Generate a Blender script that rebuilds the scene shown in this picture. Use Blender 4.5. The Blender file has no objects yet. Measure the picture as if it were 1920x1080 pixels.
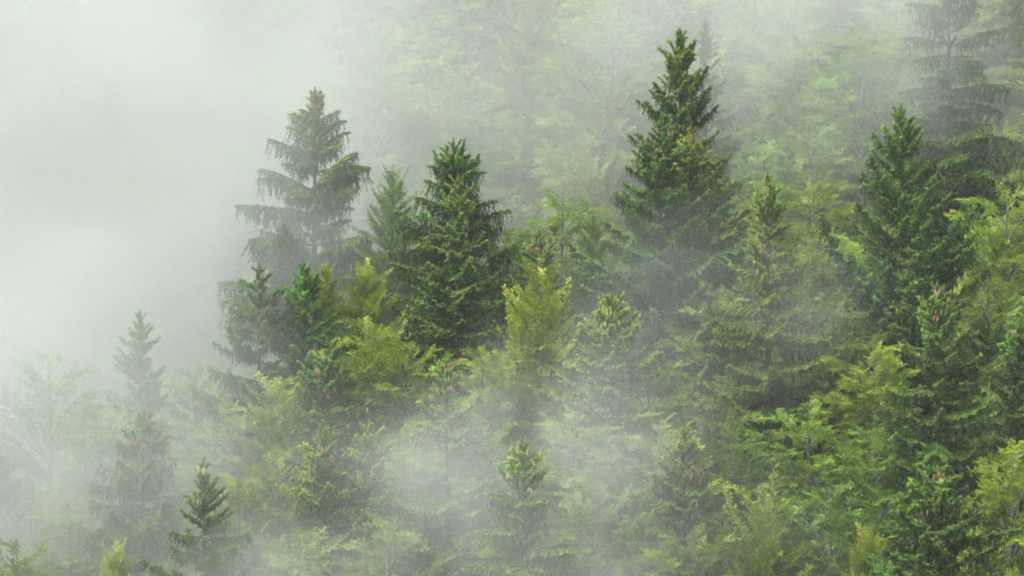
import bpy, math, random
import numpy as np
from mathutils import Matrix, Vector

# ------------------------------------------------------------------ camera, sky, sun, exposure
SC = bpy.context.scene
COL = SC.collection
FPX = 9000.0                                   # focal length in pixels of a 1920 wide frame
cam_d = bpy.data.cameras.new('camera'); cam = bpy.data.objects.new('camera', cam_d); COL.objects.link(cam)
cam_d.sensor_width = 36.0; cam_d.lens = 36.0 * FPX / 1920.0
cam_d.clip_start = 0.5; cam_d.clip_end = 3000.0
cam.location = (0, 0, 0); cam.rotation_euler = (math.radians(90), 0, 0)
SC.camera = cam

SUN_EL, SUN_AZ = math.radians(52), math.radians(-128)    # azimuth from +Y (view direction) towards +X
w = bpy.data.worlds.new('World'); SC.world = w; w.use_nodes = True
nt = w.node_tree; nt.nodes.clear()
sky = nt.nodes.new('ShaderNodeTexSky'); sky.sky_type = 'NISHITA'; sky.sun_disc = False
sky.sun_elevation = SUN_EL; sky.sun_rotation = SUN_AZ
sky.air_density = 1.0; sky.dust_density = 6.0; sky.ozone_density = 1.0
hs = nt.nodes.new('ShaderNodeHueSaturation'); hs.inputs['Saturation'].default_value = 0.16
bg = nt.nodes.new('ShaderNodeBackground'); bg.inputs['Strength'].default_value = 0.11
wo = nt.nodes.new('ShaderNodeOutputWorld')
nt.links.new(sky.outputs[0], hs.inputs['Color']); nt.links.new(hs.outputs[0], bg.inputs['Color'])
w.cycles.sampling_method = 'MANUAL'; w.cycles.sample_map_resolution = 256
nt.links.new(bg.outputs[0], wo.inputs['Surface'])

sd = bpy.data.lights.new('sun', 'SUN'); sd.energy = 1.5; sd.angle = math.radians(40); sd.color = (1.0, 0.98, 0.945)
sun = bpy.data.objects.new('sun', sd); COL.objects.link(sun)
sdir = Vector((math.sin(SUN_AZ) * math.cos(SUN_EL), math.cos(SUN_AZ) * math.cos(SUN_EL), math.sin(SUN_EL)))
sun.rotation_euler = sdir.to_track_quat('Z', 'Y').to_euler()

SC.view_settings.view_transform = 'Standard'; SC.view_settings.look = 'None'
SC.view_settings.exposure = 1.5; SC.view_settings.gamma = 1.0
SC.render.engine = 'CYCLES'
cy = SC.cycles
cy.use_denoising = True; cy.denoiser = 'OPENIMAGEDENOISE'
cy.use_adaptive_sampling = True; cy.adaptive_threshold = 0.04
cy.debug_use_spatial_splits = True; cy.max_bounces = 5; cy.diffuse_bounces = 2; cy.glossy_bounces = 1; cy.transmission_bounces = 2
cy.volume_bounces = 2; cy.transparent_max_bounces = 4
cy.volume_step_rate = 3.0; cy.volume_max_steps = 48
cy.filter_width = 1.9
cy.caustics_reflective = False; cy.caustics_refractive = False

# ------------------------------------------------------------------ helpers
RNG = np.random.default_rng(7)
def smax(a, b, k): return 0.5 * (a + b + np.sqrt((a - b) ** 2 + k * k))
def smin(a, b, k): return 0.5 * (a + b - np.sqrt((a - b) ** 2 + k * k))
def ground_z(x, y):
    """hillside: opposite valley side under the camera, near ridge with the spruces, gully, far beech slope"""
    x = np.asarray(x, float); y = np.asarray(y, float)
    bump = 0.6 * np.sin(x * .21 + 1.3) * np.cos(y * .17) + 0.3 * np.sin(x * .53 + y * .41)
    front = -20.0 + 0.60 * (y - 150.0) + 0.05 * x
    ridge = 160.0 + 0.30 * np.clip(x, -40, 40)
    back = -20.0 + 0.60 * (ridge - 150.0) - 0.8 * (y - ridge) + 0.05 * x
    near = smin(front, back, 3.0)
    far = -27.0 + 0.75 * (y - 189.0 + 0.42 * np.clip(x, -40, 45))
    far = smin(far, 24.0 + 0.12 * (y - 240), 6.0)
    hill = smax(near, far, 4.0) + bump
    own = -1.9 - 0.62 * np.clip(y, 0, None) + 0.05 * np.minimum(y, 0)
    return smax(hill, own, 5.0) - 1.2 * np.exp(-(y / 12.0) ** 2)
def gz(x, y): return float(ground_z(x, y))
def pix(px, py, y): return ((px - 960.0) / FPX * y, y, (540.0 - py) / FPX * y)

def mesh_np(name, V, F, mats, attrs=None, midx=None):
    """V (n,3), F (m,3) triangles"""
    V = np.ascontiguousarray(V, np.float32); F = np.ascontiguousarray(F, np.int32)
    me = bpy.data.meshes.new(name)
    me.vertices.add(len(V)); me.vertices.foreach_set('co', V.ravel())
    me.loops.add(F.size); me.loops.foreach_set('vertex_index', F.ravel())
    me.polygons.add(len(F)); me.polygons.foreach_set('loop_start', np.arange(0, F.size, 3, dtype=np.int32))
    for m in mats: me.materials.append(m)
    if midx is not None: me.polygons.foreach_set('material_index', np.ascontiguousarray(midx, np.int32))
    for k, a in (attrs or {}).items():
        at = me.attributes.new(k, 'FLOAT', 'POINT'); at.data.foreach_set('value', np.ascontiguousarray(a, np.float32))
    me.update(calc_edges=True)
    return me

class Buf:
    def __init__(s): s.V = []; s.F = []; s.A = []; s.B = []; s.M = []; s.n = 0
    def add(s, V, F, tip, rnd, mat):
        s.V.append(V); s.F.append(F + s.n); s.A.append(np.broadcast_to(tip, len(V))); s.B.append(np.broadcast_to(rnd, len(V)))
        s.M.append(np.full(len(F), mat)); s.n += len(V)
    def build(s, name, mats):
        return mesh_np(name, np.concatenate(s.V), np.concatenate(s.F), mats,
                       {'tip': np.concatenate(s.A), 'rnd': np.concatenate(s.B)}, np.concatenate(s.M))

def unit(v): return v / (np.linalg.norm(v, axis=-1, keepdims=True) + 1e-9)
def spindles(buf, P0, P1, R, tip, rnd, mat):
    """three-sided needle shoots, 5 verts / 6 tris each"""
    P0 = np.asarray(P0, float); P1 = np.asarray(P1, float); n = len(P0)
    if n == 0: return
    D = unit(P1 - P0); U = unit(np.cross(D, np.array([0.31, 0.17, 0.93]))); W = np.cross(D, U)
    V = np.zeros((n, 5, 3)); V[:, 0] = P0; V[:, 4] = P1
    C = P0 + (P1 - P0) * 0.42
    ph = RNG.uniform(0, 6.28, n)
    for k in range(3):
        a = ph + k * 2.0944
        V[:, 1 + k] = C + (U * np.cos(a)[:, None] + W * np.sin(a)[:, None]) * np.asarray(R)[:, None]
    T = np.array([[0, 2, 1], [0, 3, 2], [0, 1, 3], [4, 1, 2], [4, 2, 3], [4, 3, 1]])
    F = (np.arange(n)[:, None, None] * 5 + T[None]).reshape(-1, 3)
    buf.add(V.reshape(-1, 3), F, np.repeat(tip, 5), np.repeat(rnd, 5), mat)

def tube(buf, P, R, sides, mat, rnd=0.5):
    P = np.asarray(P, float); R = np.asarray(R, float); n = len(P)
    D = unit(np.gradient(P, axis=0)); ref = np.array([0.0, 1.0, 0.0]) if abs(D[:, 1].mean()) < .8 else np.array([1.0, 0, 0])
    U = unit(np.cross(D, ref)); W = np.cross(D, U)
    a = np.arange(sides) * 2 * np.pi / sides
    V = (P[:, None] + (U[:, None] * np.cos(a)[None, :, None] + W[:, None] * np.sin(a)[None, :, None]) * R[:, None, None]).reshape(-1, 3)
    F = []
    for i in range(n - 1):
        for k in range(sides):
            p, q = i * sides + k, i * sides + (k + 1) % sides
            F += [(p, q, q + sides), (p, q + sides, p + sides)]
    buf.add(V, np.array(F), 0.0, rnd, mat)

# ------------------------------------------------------------------ materials
def new_mat(name):
    m = bpy.data.materials.new(name); m.use_nodes = True; m.node_tree.nodes.clear(); return m, m.node_tree
def N(t, kind, **kw):
    n = t.nodes.new(kind)
    for k, v in kw.items(): setattr(n, k, v)
    return n
def foliage_mat(name, base, young, transl, tint=True, rough=0.55, spec=0.25):
    """leaf or needle colour: base to young growth by the mesh's own 'tip', varied per spray and per tree"""
    m, t = new_mat(name); L = t.links.new
    at = N(t, 'ShaderNodeAttribute', attribute_name='tip'); ar = N(t, 'ShaderNodeAttribute', attribute_name='rnd')
    mx = N(t, 'ShaderNodeMix', data_type='RGBA'); mx.inputs['A'].default_value = (*base, 1); mx.inputs['B'].default_value = (*young, 1)
    L(at.outputs['Fac'], mx.inputs['Factor'])
    oi = N(t, 'ShaderNodeObjectInfo')
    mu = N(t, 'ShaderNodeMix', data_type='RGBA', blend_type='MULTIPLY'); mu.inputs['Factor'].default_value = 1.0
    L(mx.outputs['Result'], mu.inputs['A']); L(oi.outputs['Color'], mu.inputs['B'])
    vr = N(t, 'ShaderNodeMapRange'); vr.inputs['To Min'].default_value = 0.62; vr.inputs['To Max'].default_value = 1.35
    L(ar.outputs['Fac'], vr.inputs['Value'])
    hs = N(t, 'ShaderNodeHueSaturation'); L(mu.outputs['Result'], hs.inputs['Color']); L(vr.outputs[0], hs.inputs['Value'])
    hr = N(t, 'ShaderNodeMapRange'); hr.inputs['To Min'].default_value = 0.488; hr.inputs['To Max'].default_value = 0.512
    L(oi.outputs['Random'], hr.inputs['Value']); L(hr.outputs[0], hs.inputs['Hue'])
    pb = N(t, 'ShaderNodeBsdfPrincipled'); pb.inputs['Roughness'].default_value = rough
    pb.inputs['Specular IOR Level'].default_value = spec
    L(hs.outputs['Color'], pb.inputs['Base Color'])
    tr = N(t, 'ShaderNodeBsdfTranslucent')
    tc = N(t, 'ShaderNodeMix', data_type='RGBA', blend_type='MULTIPLY'); tc.inputs['Factor'].default_value = 1.0
    L(hs.outputs['Color'], tc.inputs['A']); tc.inputs['B'].default_value = (1.1, 1.25, 0.5, 1); L(tc.outputs['Result'], tr.inputs['Color'])
    if not spec:
        pb = N(t, 'ShaderNodeBsdfDiffuse'); L(hs.outputs['Color'], pb.inputs['Color'])
    ms = N(t, 'ShaderNodeMixShader'); ms.inputs[0].default_value = transl
    L(pb.outputs[0], ms.inputs[1]); L(tr.outputs[0], ms.inputs[2])
    o = N(t, 'ShaderNodeOutputMaterial'); L(ms.outputs[0], o.inputs['Surface'])
    return m
def rough_mat(name, c1, c2, scale, rough=0.9, stretch=(1, 1, 1), bump=0.3):
    m, t = new_mat(name); L = t.links.new
    tc = N(t, 'ShaderNodeTexCoord'); mp = N(t, 'ShaderNodeMapping'); mp.inputs['Scale'].default_value = stretch
    L(tc.outputs['Object'], mp.inputs['Vector'])
    no = N(t, 'ShaderNodeTexNoise'); no.inputs['Scale'].default_value = scale; no.inputs['Detail'].default_value = 5
    L(mp.outputs[0], no.inputs['Vector'])
    rp = N(t, 'ShaderNodeValToRGB'); rp.color_ramp.elements[0].position = .32; rp.color_ramp.elements[1].position = .68
    rp.color_ramp.elements[0].color = (*c1, 1); rp.color_ramp.elements[1].color = (*c2, 1); L(no.outputs['Fac'], rp.inputs[0])
    pb = N(t, 'ShaderNodeBsdfPrincipled'); pb.inputs['Roughness'].default_value = rough; pb.inputs['Specular IOR Level'].default_value = 0.2
    L(rp.outputs[0], pb.inputs['Base Color'])
    bp = N(t, 'ShaderNodeBump'); bp.inputs['Strength'].default_value = bump; bp.inputs['Distance'].default_value = 0.05
    L(no.outputs['Fac'], bp.inputs['Height']); L(bp.outputs[0], pb.inputs['Normal'])
    o = N(t, 'ShaderNodeOutputMaterial'); L(pb.outputs[0], o.inputs['Surface'])
    return m
M_NEEDLE = foliage_mat('spruce_needles', (0.050, 0.114, 0.034), (0.190, 0.305, 0.056), 0.22, spec=0)
M_STRAND = foliage_mat('hanging_spruce_shoots', (0.046, 0.084, 0.034), (0.090, 0.145, 0.050), 0.15, spec=0)
M_LEAF = foliage_mat('beech_leaves', (0.098, 0.184, 0.036), (0.245, 0.325, 0.046), 0.40, rough=0.45, spec=0.35)
M_TWIG = rough_mat('spruce_twig_bark', (0.035, 0.026, 0.020), (0.075, 0.060, 0.050), 30)
M_DEAD = rough_mat('dead_lichened_twig', (0.10, 0.095, 0.085), (0.21, 0.20, 0.18), 20)
M_BARK = rough_mat('spruce_bark', (0.040, 0.028, 0.022), (0.115, 0.085, 0.066), 9, stretch=(1, 1, .3), bump=.6)
M_BEECH = rough_mat('beech_bark', (0.060, 0.060, 0.055), (0.15, 0.15, 0.14), 5, stretch=(1, 1, .4))
def cone_mat(name, a, b): return rough_mat(name, a, b, 38, rough=0.6, stretch=(1, 1, 1.6), bump=.5)
CONES = {'tan': cone_mat('tan_cone', (0.20, 0.132, 0.055), (0.40, 0.285, 0.125)),
         'red': cone_mat('reddish_cone', (0.15, 0.085, 0.045), (0.28, 0.168, 0.090)),
         'lime': cone_mat('yellow_green_cone', (0.25, 0.26, 0.06), (0.46, 0.45, 0.14))}
M_SOIL = rough_mat('forest_floor', (0.018, 0.016, 0.010), (0.035, 0.045, 0.016), 0.8, bump=.5)

# ------------------------------------------------------------------ ground
gx = np.concatenate([np.linspace(-150, -42, 20)[:-1], np.linspace(-42, 42, 85), np.linspace(42, 150, 20)[1:]])
gy = np.concatenate([np.linspace(-30, 110, 50)[:-1], np.linspace(110, 260, 130), np.linspace(260, 330, 20)[1:]])
GX, GY = np.meshgrid(gx, gy); GV = np.stack([GX, GY, ground_z(GX, GY)], -1).reshape(-1, 3)
nx = len(gx); ii = (np.arange(len(gy) - 1)[:, None] * nx + np.arange(nx - 1)[None]).ravel()
GF = np.concatenate([np.stack([ii, ii + 1, ii + nx + 1], 1), np.stack([ii, ii + nx + 1, ii + nx], 1)])
go = bpy.data.objects.new('ground', mesh_np('ground', GV, GF, [M_SOIL])); COL.objects.link(go); go['kind'] = 'structure'
for p in go.data.polygons: p.use_smooth = True

# ------------------------------------------------------------------ spruce boughs (shared meshes)
def make_bough(kind, L, seed):
    r = np.random.default_rng(seed); b = Buf()
    n = 14; t = np.linspace(0, 1, n)
    wob = np.cumsum(r.normal(0, .012, n)) * L; wob -= wob[0]
    if kind == 'top':      el = math.radians(38); z = L * (math.sin(el) * t + .16 * t * t); x = L * math.cos(el) * t
    elif kind == 'dense':  el = math.radians(20); z = L * (math.sin(el) * t * .7 + .22 * t ** 2.5); x = L * .97 * t
    elif kind == 'curtain':el = math.radians(17); z = L * (math.sin(el) * t * 1.15 - .13 * t ** 4); x = L * .97 * t
    else:                  z = L * (-.06 * t - .22 * t * t + .25 * t ** 4); x = L * .98 * t
    P = np.stack([x, wob, z], 1)
    tube(b, P, np.linspace(.012 + .011 * L, .004, n), 4, 1, .5)
    axis = lambda s: np.array([np.interp(s, t, P[:, k]) for k in range(3)])
    p0 = []; p1 = []; rr = []; tp = []; rn = []          # needle shoots
    q0 = []; q1 = []; qr = []; qt = []; qn = []          # hanging shoots
    def shoot(a, d, ln, rad, tip, rnd):
        p0.append(a); p1.append(a + d * ln); rr.append(rad); tp.append(tip); rn.append(rnd)
    def hang(a, ln, rnd):
        k = max(1, int(ln / .085)); pos = a.copy(); sway = r.normal(0, .16, 2)
        for i in range(k):
            d = unit(np.array([sway[0] + r.normal(0, .10), sway[1] + r.normal(0, .10), -1.0]))
            e = pos + d * (ln / k)
            q0.append(pos - d * .02); q1.append(e + d * .03); qr.append(.013 + .008 * r.random()); qt.append(.35 + .65 * i / k * r.random()); qn.append(rnd)
            if r.random() < .65:
                s = r.normal(0, 1, 3); s[2] = -abs(s[2]) * .9; s = unit(s)
                q0.append(pos); q1.append(pos + s * r.uniform(.06, .13)); qr.append(.013); qt.append(r.random()); qn.append(rnd)
            pos = e
    dens = {'top': .034, 'dense': .036, 'curtain': .046, 'flat': .044}[kind]
    s = .06 if kind == 'top' else .12
    side = 1
    while s < 1.0:
        a = axis(s); fwd = unit(axis(min(1, s + .06)) - axis(s - .05)); rnd = r.random()
        prof = min(1.0, (s / .30)) ** .7 * (1.0 - s) ** .75 + .10
        l2 = prof * {'top': .30 * L + .03, 'dense': .28 * L, 'curtain': .28 * L, 'flat': .30 * L}[kind] * r.uniform(.75, 1.2)
        ang = math.radians(r.uniform(42, 66)); lat = unit(np.cross(np.array([0, 0, 1.0]), fwd)) * side
        rise = {'top': r.uniform(-.15, .55), 'dense': r.uniform(-.25, .45), 'curtain': r.uniform(-.35, .05), 'flat': r.uniform(-.3, .12)}[kind]
        d2 = unit(fwd * math.cos(ang) + lat * math.sin(ang) + np.array([0, 0, rise]))
        droop = {'top': -.1, 'dense': .05, 'curtain': .30, 'flat': .25}[kind]
        m = max(2, int(l2 / .038)); prev = a
        for j in range(m):
            u = (j + 1) / m; pt = a + d2 * l2 * u + np.array([0, 0, -droop * l2 * u * u])
            dd = unit(pt - prev); young = np.clip(.15 + .6 * u * u + .35 * (s - .5) + r.normal(0, .12), 0, 1)
            shoot(prev - dd * .02, dd, np.linalg.norm(pt - prev) + .05, .018, young * .8, rnd)
            for sg in (-1, 1):
                lat2 = unit(np.cross(np.array([0, 0, 1.0]), dd)) * sg
                up = r.uniform(-.1, .75) if kind in ('top', 'dense') else r.uniform(-.55, .35)
                d3 = unit(dd * .8 + lat2 * .75 + np.array([0, 0, up]))
                shoot(pt, d3, r.uniform(.055, .115) * (1.1 - .3 * u), .0155 + .005 * r.random(), np.clip(young + r.normal(0, .12), 0, 1), rnd)
            if kind in ('top', 'dense') and r.random() < .55:
                shoot(pt, unit(np.array([r.normal(0, .5), r.normal(0, .5), 1.0]) + dd * .6), r.uniform(.06, .11), .022, np.clip(young + .1, 0, 1), rnd)
            hl = {'top': .07, 'dense': .26, 'curtain': .48, 'flat': .38}[kind]
            if hl and r.random() < {'top': .12, 'dense': .36, 'curtain': .32, 'flat': .34}[kind]:
                hang(pt, hl * r.uniform(.35, 1.25) * (1 - .45 * abs(s - .55)), rnd)
            prev = pt
        if kind in ('curtain', 'flat') and r.random() < .5: hang(a, {'curtain': .6, 'flat': .32}[kind] * r.uniform(.4, 1.2), rnd)
        # shoots on the top of the axis itself
        for _ in range(2):
            shoot(a, unit(fwd * .7 + np.array([r.normal(0, .4), r.normal(0, .5), r.uniform(.1, .9)])), r.uniform(.07, .13), .024, np.clip(r.normal(.35, .2), 0, 1), rnd)
        side = -side; s += dens / L * r.uniform(.7, 1.3) * (1.0 if kind == 'top' else 1.15)
    tipd = unit(axis(1.0) - axis(.9))
    for _ in range(5): shoot(axis(.97), unit(tipd + r.normal(0, .35, 3)), r.uniform(.10, .17), .023, .9, .7)
    spindles(b, p0, p1, np.array(rr), np.array(tp), np.array(rn), 0)
    spindles(b, q0, q1, np.array(qr), np.array(qt), np.array(qn), 2) if q0 else None
    me = b.build('branch', [M_NEEDLE, M_TWIG, M_STRAND])
    return dict(mesh=me, L=L, axis=[axis(s) for s in np.linspace(0, 1, 11)], kind=kind)
def make_bare(L, seed):
    r = np.random.default_rng(seed); b = Buf(); t = np.linspace(0, 1, 9)
    P = np.stack([L * t, np.cumsum(r.normal(0, .03, 9)) * L, L * (-.05 * t - .12 * t * t)], 1); P[0, 1] = 0
    tube(b, P, np.linspace(.022, .006, 9), 4, 0)
    for s in np.linspace(.25, .98, 11):
        a = np.array([np.interp(s, t, P[:, k]) for k in range(3)]); ln = L * .28 * (1.1 - s) * r.uniform(.6, 1.4) + .06
        d = unit(np.array([.7, r.choice([-1, 1]) * .7, r.normal(-.1, .3)]))
        tube(b, np.stack([a, a + d * ln * .5, a + d * ln + np.array([0, 0, -.2 * ln])]), [.008, .006, .003], 3, 0)
    return dict(mesh=b.build('dead_branch', [M_DEAD]), L=L, axis=[P[0], P[-1]], kind='bare')
def make_leader(L, seed):
    r = np.random.default_rng(seed); b = Buf(); t = np.linspace(0, 1, 8)
    P = np.stack([L * t, .012 * np.sin(5 * t + seed) * t, .01 * np.cos(4 * t) * t], 1); tube(b, P, np.linspace(.012, .004, 8), 4, 1)
    p0, p1, rr, tp = [], [], [], []
    for s in np.arange(0, 1.0, .030 / L):
        a = np.array([np.interp(s, t, P[:, k]) for k in range(3)])
        for _ in range(2):
            q = r.uniform(0, 6.28); d = unit(np.array([.75, math.cos(q), math.sin(q)])); ln = (.06 + .20 * (1 - s) ** 1.3) * r.uniform(.6, 1.2)
            p0.append(a); p1.append(a + d * ln); rr.append(.016 + .008 * (1 - s)); tp.append(np.clip(.3 + .5 * s + r.normal(0, .15), 0, 1))
    spindles(b, p0, p1, np.array(rr), np.array(tp), r.random(len(p0)), 0)
    return dict(mesh=b.build('branch', [M_NEEDLE, M_TWIG]), L=L, axis=[P[0], P[-1]], kind='leader')
BOUGH = {'leader': [make_leader(.8, 1), make_leader(.9, 2)], 'top': [make_bough('top', l, 100 + i) for i, l in enumerate((.5, .55, .8, .85))],
         'dense': [make_bough('dense', l, 200 + i) for i, l in enumerate((1.0, 1.1, 1.6, 1.7, 2.2))],
         'curtain': [make_bough('curtain', l, 300 + i) for i, l in enumerate((1.1, 1.2, 1.7, 1.8, 2.4, 2.5))],
         'flat': [make_bough('flat', l, 400 + i) for i, l in enumerate((1.1, 1.2, 1.7, 1.8, 2.4))],
         'bare': [make_bare(1.3, 500), make_bare(1.7, 501)]}
def make_cone(mat):
    b = Buf(); prof = [(0, .004), (-.014, .016), (-.05, .024), (-.10, .024), (-.15, .017), (-.185, .004)]
    for i, (z, rad) in enumerate(prof): pass
    P = np.array([[.004 * math.sin(k), .003 * k % .004, z] for k, (z, _) in enumerate(prof)])
    a = np.arange(6) * np.pi / 3; V = []
    for k, (z, rad) in enumerate(prof):
        V += [(math.cos(q + .5 * k) * rad * 1.08, math.sin(q + .5 * k) * rad * 1.08, z) for q in a]
    F = []
    for i in range(len(prof) - 1):
        for k in range(6):
            p, q = i * 6 + k, i * 6 + (k + 1) % 6; F += [(p, q + 6, q), (p, p + 6, q + 6)]
    return mesh_np('cone', np.array(V), np.array(F), [mat])
CONE_MESH = {k: make_cone(m) for k, m in CONES.items()}

def new_obj(name, data, parent=None, mat=None):
    o = bpy.data.objects.new(name, data); COL.objects.link(o)
    if parent is not None: o.parent = parent
    if mat is not None: o.matrix_local = mat
    return o
def tree_root(name, label, cat, group, x, y):
    o = new_obj(name, None); o.location = (x, y, gz(x, y)); o['label'] = label; o['category'] = cat
    if group: o['group'] = group
    return o

HEIGHTS = []
def spruce(px, py, y, prof, label, style='flat', cones=0, cc='tan', reach=9.0, tint=(1, 1, 1), elev=(40, 0), gap=None, bare=None, cone_zone=3.5, spacing=.46, lean=0.0, seed=None, per=7.2, per_low=None, extra=()):
    """prof: crown half-width in photo pixels at pixels below the tip; style: bough type; elev: bough angle at top and low down"""
    seed = int(px * 7 + py * 3) if seed is None else seed
    r = np.random.default_rng(seed); rnd = random.Random(seed)
    x, yy, zt = pix(px, py, y); g = gz(x, y); H = zt - g; HEIGHTS.append((round(H, 1), px, py))
    root = tree_root('spruce_tree', label, 'spruce', 'spruces on the misty slope', x, y)
    k = y / FPX; pd = np.array([p[0] for p in prof]) * k; pr = np.array([p[1] for p in prof]) * k
    n = 26; zz = np.linspace(-.6, H, n); d = H - zz
    ben = np.cumsum(r.normal(0, .012, n)); ben -= ben[-1]
    ben2 = np.cumsum(r.normal(0, .012, n)); ben2 -= ben2[-1]
    cx = ben + lean * (zz / H - 1); b = Buf()
    tube(b, np.stack([cx, ben2, zz], 1), .012 + .0155 * d ** .95, 8, 0)
    new_obj('trunk', b.build('trunk', [M_BARK]), root)
    at = lambda dd: Vector((float(np.interp(H - dd, zz, cx)), float(np.interp(H - dd, zz, ben2)), H - dd))
    col = (*tint, 1.0); cand = []
    def put(kind, dd, az, L, el, roll=0.0):
        vs = BOUGH[kind]; best = sorted(vs, key=lambda v: abs(math.log(v['L'] / L)) + rnd.uniform(0, .25))[0]
        s = L / best['L']; e0 = {'leader': 0, 'top': 38, 'dense': 20, 'curtain': 15, 'flat': -5, 'bare': -8}[kind]
        tilt = math.radians(el - e0)
        m = Matrix.Translation(at(dd)) @ Matrix.Rotation(az, 4, 'Z') @ Matrix.Rotation(-tilt, 4, 'Y') @ Matrix.Rotation(roll, 4, 'X') @ Matrix.Scale(s, 4)
        o = new_obj('branch' if kind != 'bare' else 'dead_branch', best['mesh'], root, m); o.color = col
        return o, best, s, m
    # leader and the small shoots right under it
    put('leader', .85, rnd.uniform(0, 6), .85, 88)
    dd = .20; az0 = rnd.uniform(0, 6)
    while dd < min(reach, H - 2.0):
        R = (1.28 - .30 * max(0, 1 - dd / 1.1)) * float(np.interp(dd, pd, pr)); cnt = per + (1.2 if R < .9 else 0) if dd > .5 else 4.5
        cnt = int((per_low if per_low and gap and dd > gap[1] else cnt) + rnd.random())
        f = min(1.0, dd / 4.5)
        for i in range(cnt):
            az0 += 2.39996; az = az0 + rnd.uniform(-.35, .35)
            facing_away = math.sin(az) > .55
            if facing_away and dd > 2.5 and rnd.random() < .55: continue     # thinner on the side towards the slope
            L = R * (rnd.uniform(.65, 1.22) if rnd.random() < .75 else rnd.uniform(.32, .6))
            el = elev[0] + (elev[1] - elev[0]) * f ** .6 + rnd.gauss(0, 9)
            if gap and gap[0] < dd < gap[1]:
                if rnd.random() < .75: continue
            kind = 'top' if (L < .75 or dd < .9) else style
            if kind == 'top': el = max(el, 12) + 8
            if kind == 'flat' and el > 20: kind = 'dense'
            L = max(L, .16)
            Lb = L / max(.55, math.cos(math.radians(el)))
            rise = Lb * math.sin(math.radians(max(el, -10))) * (1.0 if kind != 'curtain' else .55)
            o, best, s, m = put(kind, max(.05, dd + rise + rnd.uniform(-.5, .5) * spacing * (.5 if style == 'curtain' else 1.0) * min(1, dd)), az, Lb, el, rnd.gauss(0, .22))
            if dd < cone_zone and not (facing_away and L > .5): cand.append((o, best, s, m, dd))
        if bare and bare[0] < dd < bare[1]:
            for _ in range(2): put('bare', dd + .2, rnd.choice([0, math.pi]) + rnd.uniform(-.9, .9), R * rnd.uniform(.7, 1.05), rnd.uniform(-12, 8))
        dd += spacing * (.55 if dd < 1.0 else 1.0) * rnd.uniform(.8, 1.2)
    for (kd, d0, a0, l0, e0) in extra: put(kd, d0, a0, l0, e0)
    # cones hang from the outer part of the upper boughs, in small bunches
    if cones and cand:
        wts = [math.exp(-c[4] / (cone_zone * .45)) for c in cand]; left = cones
        while left > 0:
            o, best, s, m, dd = rnd.choices(cand, wts)[0]
            q = rnd.uniform(.45, .97); ax = best['axis']; base = Vector(ax[int(q * 10)])
            for _ in range(min(left, rnd.choice([1, 2, 2, 3]))):
                rot = (Matrix.Rotation(math.atan2(m[1][0], m[0][0]), 4, 'Z')).inverted()
                off = Vector((rnd.uniform(-.09, .09), rnd.uniform(-.10, .10), -.03 - rnd.uniform(0, .06))) / s
                lm = m.to_3x3().normalized().inverted().to_4x4()
                swing = Matrix.Rotation(rnd.uniform(-.3, .3), 4, 'X') @ Matrix.Rotation(rnd.uniform(-.3, .3), 4, 'Y')
                c = new_obj('cone', CONE_MESH[cc], o, Matrix.Translation(base + off) @ lm @ swing @ Matrix.Scale(rnd.uniform(.78, 1.1) / s, 4))
                left -= 1
    return root

# ------------------------------------------------------------------ beeches
def make_spray(seed, L, up, wide=.44):
    """flat leafy twig along +X: leaf base points, directions, normals"""
    r = np.random.default_rng(seed); P = []; D = []; T = []
    def leaves_along(a, d, ln, t0, t1):
        k = max(1, int(ln / .052)); lat = unit(np.cross(np.array([0, 0, 1.0]), d))
        for i in range(k):
            u = (i + .6) / k; s = 1 if i % 2 else -1
            P.append(a + d * ln * u + r.normal(0, .012, 3)); D.append(unit(d * .75 + lat * s * .8 + np.array([0, 0, r.normal(-.08, .28)]))); T.append(t0 + (t1 - t0) * u)
        P.append(a + d * ln); D.append(d); T.append(t1)
    ax = lambda s: np.array([L * s, .04 * L * math.sin(3 * s + seed), L * (up * s * s - .05 * s)])
    s = .10; side = 1
    while s < .97:
        a = ax(s); f = unit(ax(s + .02) - ax(s - .02)); lat = np.array([-f[1], f[0], 0]) * side
        d = unit(f * r.uniform(.5, 1.0) + lat * .72 + np.array([0, 0, r.normal(.02, .16)])); ln = L * (wide * (1 - s) ** .8 * min(1, s / .2) + .09) * r.uniform(.75, 1.2)
        if r.random() > .12: leaves_along(a, d, ln * r.uniform(.6, 1.25), .05 + .4 * s, .35 + .55 * s)
        side = -side if r.random() < .85 else side; s += .066 / L * r.uniform(.6, 1.5)
    leaves_along(ax(.15), unit(ax(.95) - ax(.15)), L * .85, .2, 1.0)
    return np.array(P), np.array(D), np.array(T)
SPRAYS = {'lay': [make_spray(k, .72 + .06 * k, -.10, .40) for k in range(6)], 'asc': [make_spray(20 + k, .95 + .06 * k, .12, .17) for k in range(6)]}
def rotmat(az, el, roll):
    ca, sa, ce, se, cr, sr = math.cos(az), math.sin(az), math.cos(el), math.sin(el), math.cos(roll), math.sin(roll)
    Rz = np.array([[ca, -sa, 0], [sa, ca, 0], [0, 0, 1]]); Ry = np.array([[ce, 0, -se], [0, 1, 0], [se, 0, ce]])
    Rx = np.array([[1, 0, 0], [0, cr, -sr], [0, sr, cr]]); return Rz @ Ry @ Rx
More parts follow.
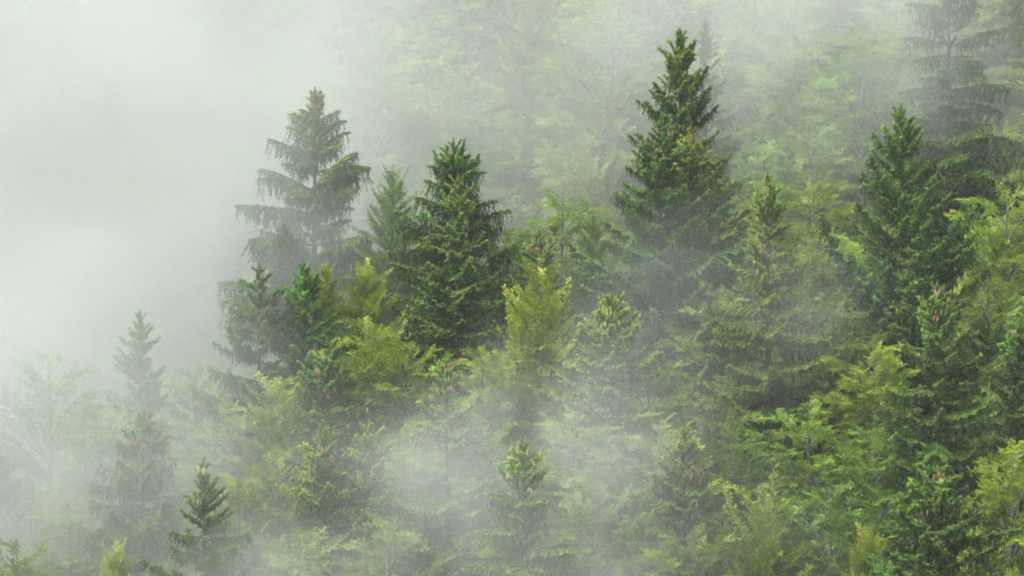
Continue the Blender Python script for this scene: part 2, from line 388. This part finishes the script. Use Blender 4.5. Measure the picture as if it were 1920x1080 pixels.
def make_beech(seed, young, R, D, nl, depth_extra=0.0):
    """crown with its tip at z=0, hanging down to -D; returns crown mesh, wood mesh"""
    r = np.random.default_rng(seed); leafP = []; leafD = []; leafT = []; leafN = []; leafR = []; wood = Buf()
    fam = SPRAYS['asc' if young else 'lay']
    def spray(p, az, el, sc, tb, rnd):
        P, Dv, T = fam[r.integers(len(fam))]; Rm = rotmat(az, el, r.normal(0, .5))
        leafP.append(P @ Rm.T * sc + p); leafD.append(Dv @ Rm.T); leafT.append(np.clip(T * .75 + tb, 0, 1))
        leafN.append(np.broadcast_to(Rm[:, 2], P.shape)); leafR.append(np.full(len(P), rnd))
    tz = np.linspace(0, -26, 30); tb = np.cumsum(r.normal(0, .05, 30)); tb2 = np.cumsum(r.normal(0, .05, 30)); tb -= tb[0]; tb2 -= tb2[0]
    tube(wood, np.stack([tb, tb2, tz], 1), .012 + .016 * (-tz) ** .9, 7, 0)
    tr = lambda z: np.array([np.interp(-z, -tz, tb), np.interp(-z, -tz, tb2), z])
    az = r.uniform(0, 6); f1, f2 = r.uniform(0, 6.28, 2); lx = r.normal(0, .25 * R, 2)
    for i in range(nl):
        u = (i + .5) / nl; dpt = D * (u ** .85)                              # how far below the tip the limb ENDS
        az += 2.39996 + r.normal(0, .25)
        if young: rad = R * (dpt / D) ** .75 * r.uniform(.7, 1.15); e0 = math.radians(62 - 26 * u + r.normal(0, 7))
        else: rad = R * math.sqrt(1 - (1 - min(1, dpt / (D * .75))) ** 2) * r.uniform(.45, 1.2); e0 = math.radians(58 - 44 * u + r.normal(0, 8))
        rad = max(rad * (1 + .22 * math.sin(2 * az + f1) + .15 * math.sin(3 * az + f2 + u * 4)), .12)
        end = np.array([math.cos(az) * rad, math.sin(az) * rad, -dpt * .93 - .1])
        start = tr(end[2] - rad * math.tan(e0) * (.85 if young else .7)); bend = np.array([0, 0, (.04 if young else .17) * rad])
        t = np.linspace(0, 1, 8)[:, None]; path = start + (end - start) * t + bend * 4 * t * (1 - t)
        tube(wood, path, np.linspace(.014 + .014 * rad, .005, 8), 4, 0)
        lim = lambda s: np.array([np.interp(s, t[:, 0], path[:, k]) for k in range(3)])
        rn = r.random(); ln = np.linalg.norm(end - start)
        for s in np.arange(.30 if not young else .18, 1.0, (.235 if not young else .24) / ln):
            p = lim(s); fw = unit(lim(min(1, s + .05)) - lim(s - .05)); fel = math.asin(np.clip(fw[2], -1, 1))
            sub = (.42 * ln * (1 - s) + .25) * r.uniform(.6, 1.15)
            for sg in (-1, 1):
                a2 = az + sg * r.uniform(.5, 1.05); el = (fel * .75 + .12 if young else r.normal(.10, .27) + .45 * fel * (1 - .7 * u))
                d2 = np.array([math.cos(a2) * math.cos(el), math.sin(a2) * math.cos(el), math.sin(el)])
                if sub > .7:
                    q = p + d2 * sub * .6; tube(wood, np.stack([p, q]), [.010, .005], 3, 0)
                    spray(p + d2 * sub * .12, a2 + sg * .35, el, .72, -.12, np.clip(rn + r.normal(0, .15), 0, 1))
                    spray(q, a2, el + r.normal(0, .16), r.uniform(.6, 1.0), .0, np.clip(rn + r.normal(0, .15), 0, 1))
                else:
                    spray(p, a2, el, r.uniform(.55, .85) * (.8 if young else 1), -.05 + .15 * s, np.clip(rn + r.normal(0, .15), 0, 1))
        fe = math.asin(np.clip(unit(end - lim(.8))[2], -1, 1))
        spray(end - (end - lim(.9)) * .5, az, fe if young else fe * .5, r.uniform(.75, 1.0), .2, rn)
    for q in range(7): spray(np.array([0, 0, -.7 - .16 * q]), az + 2.4 * q, 1.35 - .13 * q, .85, .3, r.random())
    P = np.concatenate(leafP); Dv = np.concatenate(leafD); T = np.concatenate(leafT); Nn = np.concatenate(leafN); Rn = np.concatenate(leafR); n = len(P)
    Nn = unit(Nn + r.normal(0, .45, Nn.shape)); S = unit(np.cross(Nn, Dv)); Nn = np.cross(Dv, S)
    ll = r.uniform(.062, .100, n)[:, None]; wd = ll * r.uniform(.30, .37, n)[:, None]
    V = np.stack([P, P + Dv * ll * .48 + S * wd - Nn * wd * .35, P + Dv * ll - Nn * ll * .12, P + Dv * ll * .48 - S * wd - Nn * wd * .35], 1).reshape(-1, 3)
    F = (np.arange(n)[:, None, None] * 4 + np.array([[0, 2, 1], [0, 3, 2]])[None]).reshape(-1, 3)
    Rn = np.clip(Rn + r.normal(0, .12, n), 0, 1)
    top = np.partition(V[:, 2], -40)[-40]; V[:, 2] -= top; wood.V = [q - np.array([0, 0, top]) for q in wood.V]
    crown = mesh_np('crown', V, F, [M_LEAF], {'tip': np.repeat(T, 4), 'rnd': np.repeat(Rn, 4)})
    return dict(crown=crown, wood=wood.build('trunk', [M_BEECH]), R=R, D=D, n=n)
BEECH = {'old': [make_beech(900 + i, False, 3.1, 8.5, 50) for i in range(6)],
         'young': [make_beech(950 + i, True, 2.0, 6.0, 48) for i in range(4)]}
BCOUNT = [0]
def beech(px, py, y, width, label, kind='old', tint=(1, 1, 1), group='beeches among the spruces', stretch=1.0, rot=None, var=None):
    """width: crown width in photo pixels"""
    rnd = random.Random(int(px * 13 + py * 5 + y)); x, yy, zt = pix(px, py, y); g = gz(x, y); H = zt - g; HEIGHTS.append((round(H, 1), px, py))
    vs = BEECH[kind]; v = vs[(BCOUNT[0] if var is None else var) % len(vs)]; BCOUNT[0] += 1
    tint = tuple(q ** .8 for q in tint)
    s = (width * (.62 if kind == 'old' and y < 166 else .5) * y / FPX) / v['R']
    root = tree_root('beech_tree', label, 'beech', group, x, y)
    m = Matrix.Translation((0, 0, H)) @ Matrix.Rotation(rnd.uniform(0, 6.28) if rot is None else rot, 4, 'Z') @ Matrix.Diagonal((s, s, s * stretch, 1))
    new_obj('trunk', v['wood'], root, m)
    c = new_obj('crown', v['crown'], root, m); c.color = (*tint, 1); c['kind'] = 'stuff'
    return root
#@@TREES
# ------------------------------------------------------------------ the spruces, front to back
G = (1, 1, 1); DK = (.72, .80, .80); WARM = (1.25, 1.1, .9); LT = (1.35, 1.25, 1.05); OLV = (1.25, 1.08, .8)
spruce(590, 163, 160, [(0, 8), (50, 32), (100, 56), (160, 80), (230, 98), (320, 124), (420, 140)], 'tall open-tiered spruce with orange cones and hanging curtains, pale in mist', 'curtain', 75, 'tan', 8.2, (1.05, 1.05, 1.0), (36, 18), spacing=.50, per=6.6, cone_zone=5, bare=(4, 8))
spruce(850, 258, 156, [(0, 7), (50, 34), (100, 54), (160, 74), (260, 92)], 'spruce with hooked side leader rising behind the leafy-tipped greener spruce', 'curtain', 40, 'tan', 7.0, DK, (42, 18), cone_zone=3.2, extra=[('dense', 1.75, 0.1, 1.35, 50), ('top', 1.05, .1, .9, 62), ('dense', 1.5, 3.0, 1.15, 52), ('top', .9, 2.6, .6, 60)])
spruce(858, 325, 152, [(0, 9), (50, 26), (130, 52), (230, 74), (330, 86)], 'dense mid-green spruce standing in front of the hooked-top spruce', 'dense', 16, 'tan', 7.4, G, (45, 8), spacing=.46)
spruce(1010, 432, 151, [(0, 10), (60, 28), (130, 50), (220, 90), (320, 110)], 'dark spruce tip crowded with tan cones above the yellow-green beech', 'flat', 60, 'tan', 6.5, DK, (42, 0), cone_zone=1.8)
spruce(1275, 52, 160, [(0, 9), (60, 28), (120, 50), (180, 56), (260, 72), (360, 95), (480, 110)], 'tallest dark spruce with dense narrow top, left of centre-right', 'dense', 14, 'tan', 8.5, (.85, .92, .92), (50, 22))
spruce(1238, 222, 154, [(0, 9), (80, 40), (150, 72), (220, 104), (300, 122), (400, 136)], 'big dark spruce with reddish cones below the tallest spruce', 'flat', 55, 'red', 8.5, DK, (40, 6), cone_zone=4)
spruce(1297, 232, 155.5, [(0, 8), (80, 40), (170, 74), (280, 96), (400, 110)], 'mist-veiled spruce with rusty cones right of the big dark spruce', 'flat', 70, 'red', 8, (1.45, 1.08, .85), (40, 4), bare=(4.5, 7), cone_zone=4)
spruce(1322, 35, 167, [(0, 6), (100, 24), (220, 44), (400, 60)], 'faint mist-hidden spruce with brownish cones just behind the tallest spruce', 'flat', 40, 'red', 7, G, (38, 5), cone_zone=4)
spruce(1440, 320, 149.5, [(0, 7), (60, 24), (150, 36), (200, 52), (300, 84), (420, 108), (520, 118)], 'slender spruce with cone-laden spire, trunk showing far below', 'flat', 75, 'tan', 9, OLV, (48, -2), cone_zone=4)
spruce(1688, 196, 153.5, [(0, 10), (60, 34), (120, 56), (160, 60), (175, 90), (260, 122), (400, 125), (520, 130)], 'vivid dark spruce with tight pointed top and upswept boughs', 'dense', 0, 'tan', 9, (.78, .92, .82), (52, 34), per=5.0)
spruce(1780, -75, 165, [(0, 8), (90, 50), (150, 66), (260, 80), (330, 105), (460, 110)], 'tall misty spruce with drooping boughs cut off by the top edge', 'curtain', 10, 'tan', 9.2, (.85, .9, .95), (24, 4), spacing=.55, per=6.2, bare=(4, 9))
spruce(1760, 526, 144, [(0, 9), (70, 42), (160, 68), (250, 90), (360, 105)], 'open spruce with pale tan cones and bare brown stem above the lowest right spruce', 'flat', 60, 'tan', 7.5, (.95, 1, .9), (38, 4), spacing=.56, cone_zone=4.5)
spruce(1912, 600, 148, [(0, 9), (70, 40), (160, 62), (280, 80)], 'dark spruce at the right edge with a few tan cones', 'flat', 30, 'tan', 6.5, DK, (40, 4), cone_zone=4)
spruce(1755, 866, 133, [(0, 13), (60, 54), (130, 96), (220, 125)], 'dark spruce with brown cones at bottom right corner', 'dense', 55, 'red', 5.5, (.9, .95, .8), (42, 12), cone_zone=4)
spruce(488, 495, 149, [(0, 8), (60, 34), (130, 58), (220, 86), (300, 92)], 'dark tiered spruce with scattered tan cones, left of the coneless dark one', 'flat', 42, 'tan', 6, DK, (32, 4), spacing=.56, cone_zone=4.5)
spruce(568, 488, 149.5, [(0, 8), (60, 30), (120, 40), (200, 54), (300, 66)], 'slim deep-green spruce with dense coneless top beside the tiered one', 'dense', 0, 'tan', 6, (.70, .95, .85), (48, 12))
spruce(617, 632, 144.5, [(0, 11), (60, 40), (130, 66), (220, 80), (330, 90)], 'spruce dotted with tan cones below the slim deep-green one', 'flat', 60, 'tan', 6.5, G, (40, 0), cone_zone=4.5)
spruce(262, 580, 150, [(0, 7), (60, 26), (130, 44), (200, 54), (280, 66)], 'coneless spruce fading into white mist on the left', 'dense', 0, 'tan', 6, (.85, .95, .95), (42, 8))
spruce(270, 768, 141, [(0, 11), (60, 40), (140, 80), (250, 108)], 'misty spruce with orange cones in front of the coneless fading one', 'flat', 60, 'tan', 5.6, WARM, (36, 2), cone_zone=4.5)
spruce(383, 858, 134, [(0, 8), (50, 20), (100, 38), (150, 58), (230, 84)], 'small clear dark spruce at the bottom left, tip with yellowish cones', 'flat', 34, 'lime', 4.5, (.72, .78, .6), (45, 2), cone_zone=3)
spruce(-4, 828, 143, [(0, 8), (80, 36), (200, 60)], 'misty spruce half cut off by the left edge', 'dense', 0, 'tan', 5, G, (40, 8))
spruce(835, 660, 139.5, [(0, 9), (90, 42), (160, 74), (260, 100), (360, 115)], 'thin spruce with tan cones and bare dead twigs in the low mist', 'flat', 48, 'tan', 6.8, LT, (38, 0), bare=(1.6, 6.5), spacing=.5, per=5.8, cone_zone=3.5)
spruce(607, 798, 138, [(0, 12), (60, 30), (130, 52), (240, 70)], 'spruce tip with orange cone bunches in thick low mist, left of centre', 'flat', 50, 'tan', 5, WARM, (42, 0), cone_zone=4)
spruce(694, 785, 138.5, [(0, 12), (60, 38), (140, 60), (250, 80)], 'rounded spruce tip with rusty cones right of the orange-coned tip', 'flat', 45, 'red', 5, LT, (42, 0), cone_zone=4)
spruce(980, 820, 134.5, [(0, 10), (60, 34), (130, 56), (230, 84)], 'misty spruce hung with pale yellow-green cones at bottom centre', 'curtain', 80, 'lime', 5, LT, (36, 6), cone_zone=4.5)
spruce(1147, 548, 144, [(0, 13), (70, 48), (150, 76), (240, 92), (330, 100)], 'light green bushy spruce with yellowish cones at the centre right', 'dense', 50, 'lime', 6, LT, (42, 6), cone_zone=3.6)
spruce(1282, 796, 136, [(0, 9), (60, 34), (140, 56), (240, 72)], 'brownish spruce laden with rusty cones at the lower centre right', 'flat', 75, 'red', 5.4, (1.1, .95, .85), (40, 2), cone_zone=4.5)

# ------------------------------------------------------------------ beeches one can tell apart
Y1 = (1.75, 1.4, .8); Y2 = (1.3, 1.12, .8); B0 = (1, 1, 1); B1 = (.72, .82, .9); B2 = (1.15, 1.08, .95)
beech(1010, 487, 147, 270, 'bright yellow-green young beech in front of the cone-crowded dark tip', 'young', (1.6, 1.22, .42), stretch=.95)
beech(985, 640, 146.5, 240, 'layered green beech under the bright yellow-green young beech', 'old', Y2)
beech(690, 488, 151, 180, 'yellow-green young beech between the slim deep-green and dense mid-green spruces', 'young', Y2)
beech(610, 492, 151, 80, 'narrow yellow-green beech spire behind the slim deep-green spruce', 'young', Y2)
beech(738, 310, 158, 170, 'misty mid-green beech leaning out right of the open-tiered spruce', 'young', (.8, .95, .95))
beech(1055, 358, 159, 250, 'bushy mid-green beech behind the dark cone-crowded tip', 'old', (.85, .95, .95))
beech(950, 430, 158, 170, 'small rounded beech right of the dense mid-green spruce', 'old', (.85, .95, .95))
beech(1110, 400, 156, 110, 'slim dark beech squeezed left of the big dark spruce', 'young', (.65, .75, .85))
beech(690, 595, 147.5, 260, 'lush bright green beech mass left of centre', 'old', (1.25, 1.2, .8))
beech(770, 640, 146.5, 180, 'green beech below the dense mid-green spruce', 'old', (1.1, 1.1, .85))
beech(1640, 632, 147.5, 190, 'layered bright green beech in front of the vivid dark spruce', 'old', (1.3, 1.2, .8))
beech(1515, 752, 145, 230, 'wide layered beech left of the bare brown stem', 'old', (1.1, 1.1, .9))
beech(1640, 800, 143.5, 260, 'dull green beech between the layered beech and the bottom right spruce', 'old', (.95, 1, .95))
beech(1432, 888, 138, 300, 'yellow-green beech with upswept feathery tips at the bottom right', 'young', Y1, stretch=.9)
beech(1900, 825, 140, 260, 'vivid yellow-green beech at the right edge', 'old', (1.45, 1.3, .7))
beech(520, 700, 146, 250, 'yellow-green beech below the tiered dark spruce', 'young', Y1, stretch=.8)
beech(430, 740, 147, 230, 'pale green beech spreading to the left below the tiered spruce', 'old', (1.1, 1.1, .9))
beech(1235, 775, 142, 260, 'pale misty beech behind the brownish cone-laden spruce', 'old', Y2)
beech(215, 1015, 135, 170, 'bright young beech shoots at the bottom left edge', 'young', Y1)
beech(445, 890, 139, 170, 'pale feathery beech just right of the small clear spruce', 'young', Y2)
beech(1525, 340, 162, 190, 'rounded pale green beech right of the slender cone-laden spire', 'old', (1.3, 1.2, .9))
beech(1540, 420, 157, 220, 'light green beech left of the vivid dark spruce', 'old', (1.35, 1.2, .85))
beech(1885, 345, 160, 260, 'spreading green beech at the right edge under the misty spruce', 'old', (1.2, 1.15, .85))
beech(1345, 530, 152.5, 220, 'soft green beech left of the slender cone-laden spire', 'old', (1.1, 1.1, .9))
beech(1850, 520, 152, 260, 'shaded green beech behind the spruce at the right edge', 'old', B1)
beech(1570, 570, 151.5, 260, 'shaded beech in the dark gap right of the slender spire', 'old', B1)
beech(905, 650, 145, 180, 'light green beech right of the thin cone-tipped spruce', 'old', Y2)
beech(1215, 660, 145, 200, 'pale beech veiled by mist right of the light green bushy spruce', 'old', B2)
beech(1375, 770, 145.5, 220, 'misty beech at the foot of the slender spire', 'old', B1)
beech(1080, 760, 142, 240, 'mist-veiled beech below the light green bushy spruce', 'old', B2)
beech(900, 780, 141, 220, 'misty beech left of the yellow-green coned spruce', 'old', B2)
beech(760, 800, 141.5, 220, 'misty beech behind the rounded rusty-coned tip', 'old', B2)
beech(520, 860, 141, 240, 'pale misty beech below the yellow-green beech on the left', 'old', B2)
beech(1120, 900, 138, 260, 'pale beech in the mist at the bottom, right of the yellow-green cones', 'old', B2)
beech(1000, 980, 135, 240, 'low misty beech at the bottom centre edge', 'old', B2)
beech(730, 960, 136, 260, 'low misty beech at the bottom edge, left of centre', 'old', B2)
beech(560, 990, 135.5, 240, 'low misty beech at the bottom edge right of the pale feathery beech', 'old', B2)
beech(1560, 900, 139.5, 240, 'bluish green beech behind the upswept feathery beech', 'old', (.8, .92, 1))
beech(1630, 985, 135.5, 200, 'yellowish beech tip at the bottom edge left of the dark corner spruce', 'young', Y2)
beech(1300, 985, 135, 220, 'green beech at the bottom edge under the brownish spruce', 'old', B0)
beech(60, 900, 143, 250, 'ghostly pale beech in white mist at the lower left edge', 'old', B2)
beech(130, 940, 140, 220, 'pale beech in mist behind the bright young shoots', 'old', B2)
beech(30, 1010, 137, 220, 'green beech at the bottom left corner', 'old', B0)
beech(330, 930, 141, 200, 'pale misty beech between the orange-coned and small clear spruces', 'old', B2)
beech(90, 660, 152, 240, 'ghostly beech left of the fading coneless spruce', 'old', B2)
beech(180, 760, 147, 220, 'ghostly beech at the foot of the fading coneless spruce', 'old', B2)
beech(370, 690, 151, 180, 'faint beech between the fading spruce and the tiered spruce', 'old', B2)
# far slope, singled out
beech(700, 85, 212, 300, 'pale misty beech with forked bare stems right of the open-tiered spruce top', 'old', Y2, 'beeches on the far slope', var=1)
beech(1150, 15, 212, 300, 'tall layered beech left of the tallest spruce, pale in mist', 'old', B0, 'beeches on the far slope')
beech(1105, 265, 200, 230, 'light misty beech behind the big dark spruce, on its left', 'young', Y2, 'beeches on the far slope')
ANCHOR = [(30, 828, 'the left-edge spruce'), (262, 580, 'the fading coneless spruce'), (488, 495, 'the tiered dark spruce'), (590, 163, 'the open-tiered spruce'), (850, 258, 'the hooked-top spruce'), (1010, 432, 'the cone-crowded dark tip'), (1160, 222, 'the big dark spruce'),
          (1275, 52, 'the tallest spruce'), (1440, 322, 'the slender cone-laden spire'), (1560, 340, 'the rounded pale beech'), (1688, 198, 'the vivid dark spruce'), (1830, 0, 'the tall misty spruce')]
# the rest of the far slope: beeches that the mist makes alike
FAR = {}; fr = random.Random(5); row = 0; yv = 172.0
while yv < 246:
    xv = -34 + (row % 2) * 2.3
    while xv < 36:
        x = xv + fr.uniform(-1.2, 1.2); y = yv + fr.uniform(-1.3, 1.3); g = gz(x, y); H = fr.uniform(14.5, 19.5)
        px = 960 + x / y * FPX; py = 540 - (g + H) / y * FPX
        far = -27.0 + 0.75 * (y - 189.0 + 0.42 * x)
        if -120 < px < 2040 and -200 < py < 760 and g - far < 6 and y > 170 + .1 * max(0, -x):
            wd = fr.uniform(4.8, 6.8) / y * FPX; sv = fr.uniform(.8, 1.3)
            a = min(ANCHOR, key=lambda q: abs(q[0] - px) + .35 * abs(q[1] - py)); row_w = ('far above' if py < a[1] - 200 else 'behind and above' if py < a[1] + 10 else 'low behind')
            side = 'on its left' if px < a[0] - 25 else 'on its right' if px > a[0] + 25 else 'straight over it'
            lab = 'far beech crown %s %s, %s' % (row_w, a[2], side)
            bt = beech(px, py, y, wd, lab, 'old' if fr.random() < .85 else 'young', (1.15 * sv * fr.uniform(.85, 1.1), 1.1 * sv, .9 * sv), 'beech crowns ' + row_w + ' ' + a[2] + ', ' + side); FAR.setdefault(lab, []).append((py, bt))
        xv += 4.3
    yv += 4.1; row += 1

# the wood goes on beyond the right edge of the view
er = random.Random(11)
for k, (px, py, y) in enumerate(((2040, 640, 146), (2030, 420, 154), (2110, 800, 141), (2130, 520, 151), (2200, 330, 159), (2230, 660, 146), (2320, 480, 153), (2080, 250, 163), (2330, 850, 140), (2420, 620, 148), (2060, 980, 136), (2210, 960, 137),
                                 (2030, 60, 178), (2180, 20, 180), (2120, 180, 172), (2330, 120, 176), (2300, 270, 168), (2440, 300, 166), (2090, -90, 186), (2270, -110, 188), (2450, 60, 182))):
    beech(px, py, y, er.uniform(230, 310), 'beech of the wood going on beyond the right edge', 'old', (er.uniform(.9, 1.3), er.uniform(.95, 1.2), .85), 'beeches beyond the right edge')
ORDER = ['topmost', 'second from top', 'third from top', 'fourth from top', 'fifth from top', 'sixth from top', 'seventh from top', 'eighth from top']
for lab, ts in FAR.items():
    if len(ts) > 1:
        for k, (_, bt) in enumerate(sorted(ts, key=lambda q: q[0])): bt['label'] = lab + ', ' + ORDER[min(k, 7)]
# ------------------------------------------------------------------ haze and drifting mist
def haze_box():
    m, t = new_mat('thin_haze'); m.cycles.volume_sampling = 'DISTANCE'; v = N(t, 'ShaderNodeVolumePrincipled'); v.inputs['Density'].default_value = 0.0003
    v.inputs['Color'].default_value = (.705, .745, .725, 1); v.inputs['Anisotropy'].default_value = 0.0
    o = N(t, 'ShaderNodeOutputMaterial'); t.links.new(v.outputs[0], o.inputs['Volume'])
    zb, zt = float(GV[:, 2].min()) - 1.0, 62.0
    c = [(sx * 152.0, y, z) for z in (zb, zt) for y in (-32.0, 332.0) for sx in (-1, 1)]
    me = bpy.data.meshes.new('haze'); me.from_pydata(c, [], [(0, 2, 3, 1), (4, 5, 7, 6), (0, 1, 5, 4), (2, 6, 7, 3), (0, 4, 6, 2), (1, 3, 7, 5)])
    me.materials.append(m); ob = new_obj('haze', me); ob['kind'] = 'stuff'; ob['label'] = 'thin pale haze filling the whole valley air'; ob['category'] = 'haze'
haze_box()
import bmesh
def mist(px, py, y, rx, ry, rz, tau, label, scale=.16, rot=0.0, rag=.7):
    """a drifting bank of mist: soft ellipsoid, tau = optical depth through its middle along the view"""
    m, t = new_mat('mist'); m.cycles.volume_sampling = 'DISTANCE'; L = t.links.new
    tc = N(t, 'ShaderNodeTexCoord'); dp = N(t, 'ShaderNodeVectorMath', operation='DOT_PRODUCT'); L(tc.outputs['Object'], dp.inputs[0]); L(tc.outputs['Object'], dp.inputs[1])
    s1 = N(t, 'ShaderNodeMath', operation='SUBTRACT', use_clamp=True); s1.inputs[0].default_value = 1.0; L(dp.outputs['Value'], s1.inputs[1])
    s2 = N(t, 'ShaderNodeMath', operation='MULTIPLY'); L(s1.outputs[0], s2.inputs[0]); L(s1.outputs[0], s2.inputs[1])
    ge = N(t, 'ShaderNodeNewGeometry'); no = N(t, 'ShaderNodeTexNoise'); no.inputs['Scale'].default_value = scale; no.inputs['Detail'].default_value = 4.0; no.inputs['Distortion'].default_value = .6
    L(ge.outputs['Position'], no.inputs['Vector'])
    mr = N(t, 'ShaderNodeMapRange', interpolation_type='SMOOTHSTEP'); mr.inputs['From Min'].default_value = .30; mr.inputs['From Max'].default_value = .70
    mr.inputs['To Min'].default_value = max(0, 1 - rag); mr.inputs['To Max'].default_value = 1 + rag; L(no.outputs['Fac'], mr.inputs['Value']); mr.clamp = True
    s3 = N(t, 'ShaderNodeMath', operation='MULTIPLY'); L(s2.outputs[0], s3.inputs[0]); L(mr.outputs[0], s3.inputs[1])
    s4 = N(t, 'ShaderNodeMath', operation='MULTIPLY'); L(s3.outputs[0], s4.inputs[0]); s4.inputs[1].default_value = tau / (1.0667 * ry)
    v = N(t, 'ShaderNodeVolumePrincipled'); v.inputs['Color'].default_value = (.705, .745, .725, 1); v.inputs['Anisotropy'].default_value = 0.0
    L(s4.outputs[0], v.inputs['Density'])
    o = N(t, 'ShaderNodeOutputMaterial'); L(v.outputs[0], o.inputs['Volume'])
    bm = bmesh.new(); bmesh.ops.create_icosphere(bm, subdivisions=3, radius=1.0); me = bpy.data.meshes.new('mist_bank'); bm.to_mesh(me); bm.free()
    me.materials.append(m); ob = new_obj('mist_bank', me); ob.location = pix(px, py, y); ob.scale = (rx, ry, rz); ob.rotation_euler = (0, rot, 0)
    ob['kind'] = 'stuff'; ob['label'] = label; ob['category'] = 'mist'
mist(-520, 240, 189, 38, 24, 21, 3.0, 'thick white mist filling the upper left of the view', rag=.2, scale=.09)
mist(640, 60, 173, 22, 9, 12, .62, 'veil of mist over the hillside at the top centre', rag=.8, scale=.14)
mist(330, 380, 157, 11, 3.5, 9, .55, 'veil of mist around the open-tiered spruce', rag=.8)
mist(1620, 40, 164.5, 14, 4.5, 8, .65, 'light mist drifting around the tall misty spruce at the upper right', rag=.9)
mist(-40, 830, 140.5, 12, 6, 9, 1.2, 'white mist around the fading spruces at the lower left', rag=.6)
mist(760, 1080, 133, 14, 4.5, 6.4, .55, 'low mist bank drifting across the bottom centre', rag=.9, scale=.22)
mist(1010, 850, 136, 7, 4, 4.2, .34, 'torn wisps of mist rising at the lower centre', rot=-.5, rag=1.0, scale=.24)
mist(1280, 610, 147, 8, 3.5, 5, .26, 'thin veil of mist at the foot of the big dark spruce', rot=-.3, rag=.9, scale=.24)

hs_ = sorted(HEIGHTS); print('HEIGHTS', hs_[:8], hs_[-8:], len(hs_)); print('OBJ', len(bpy.data.objects), 'TRIS', sum(len(m.polygons) for m in bpy.data.meshes))
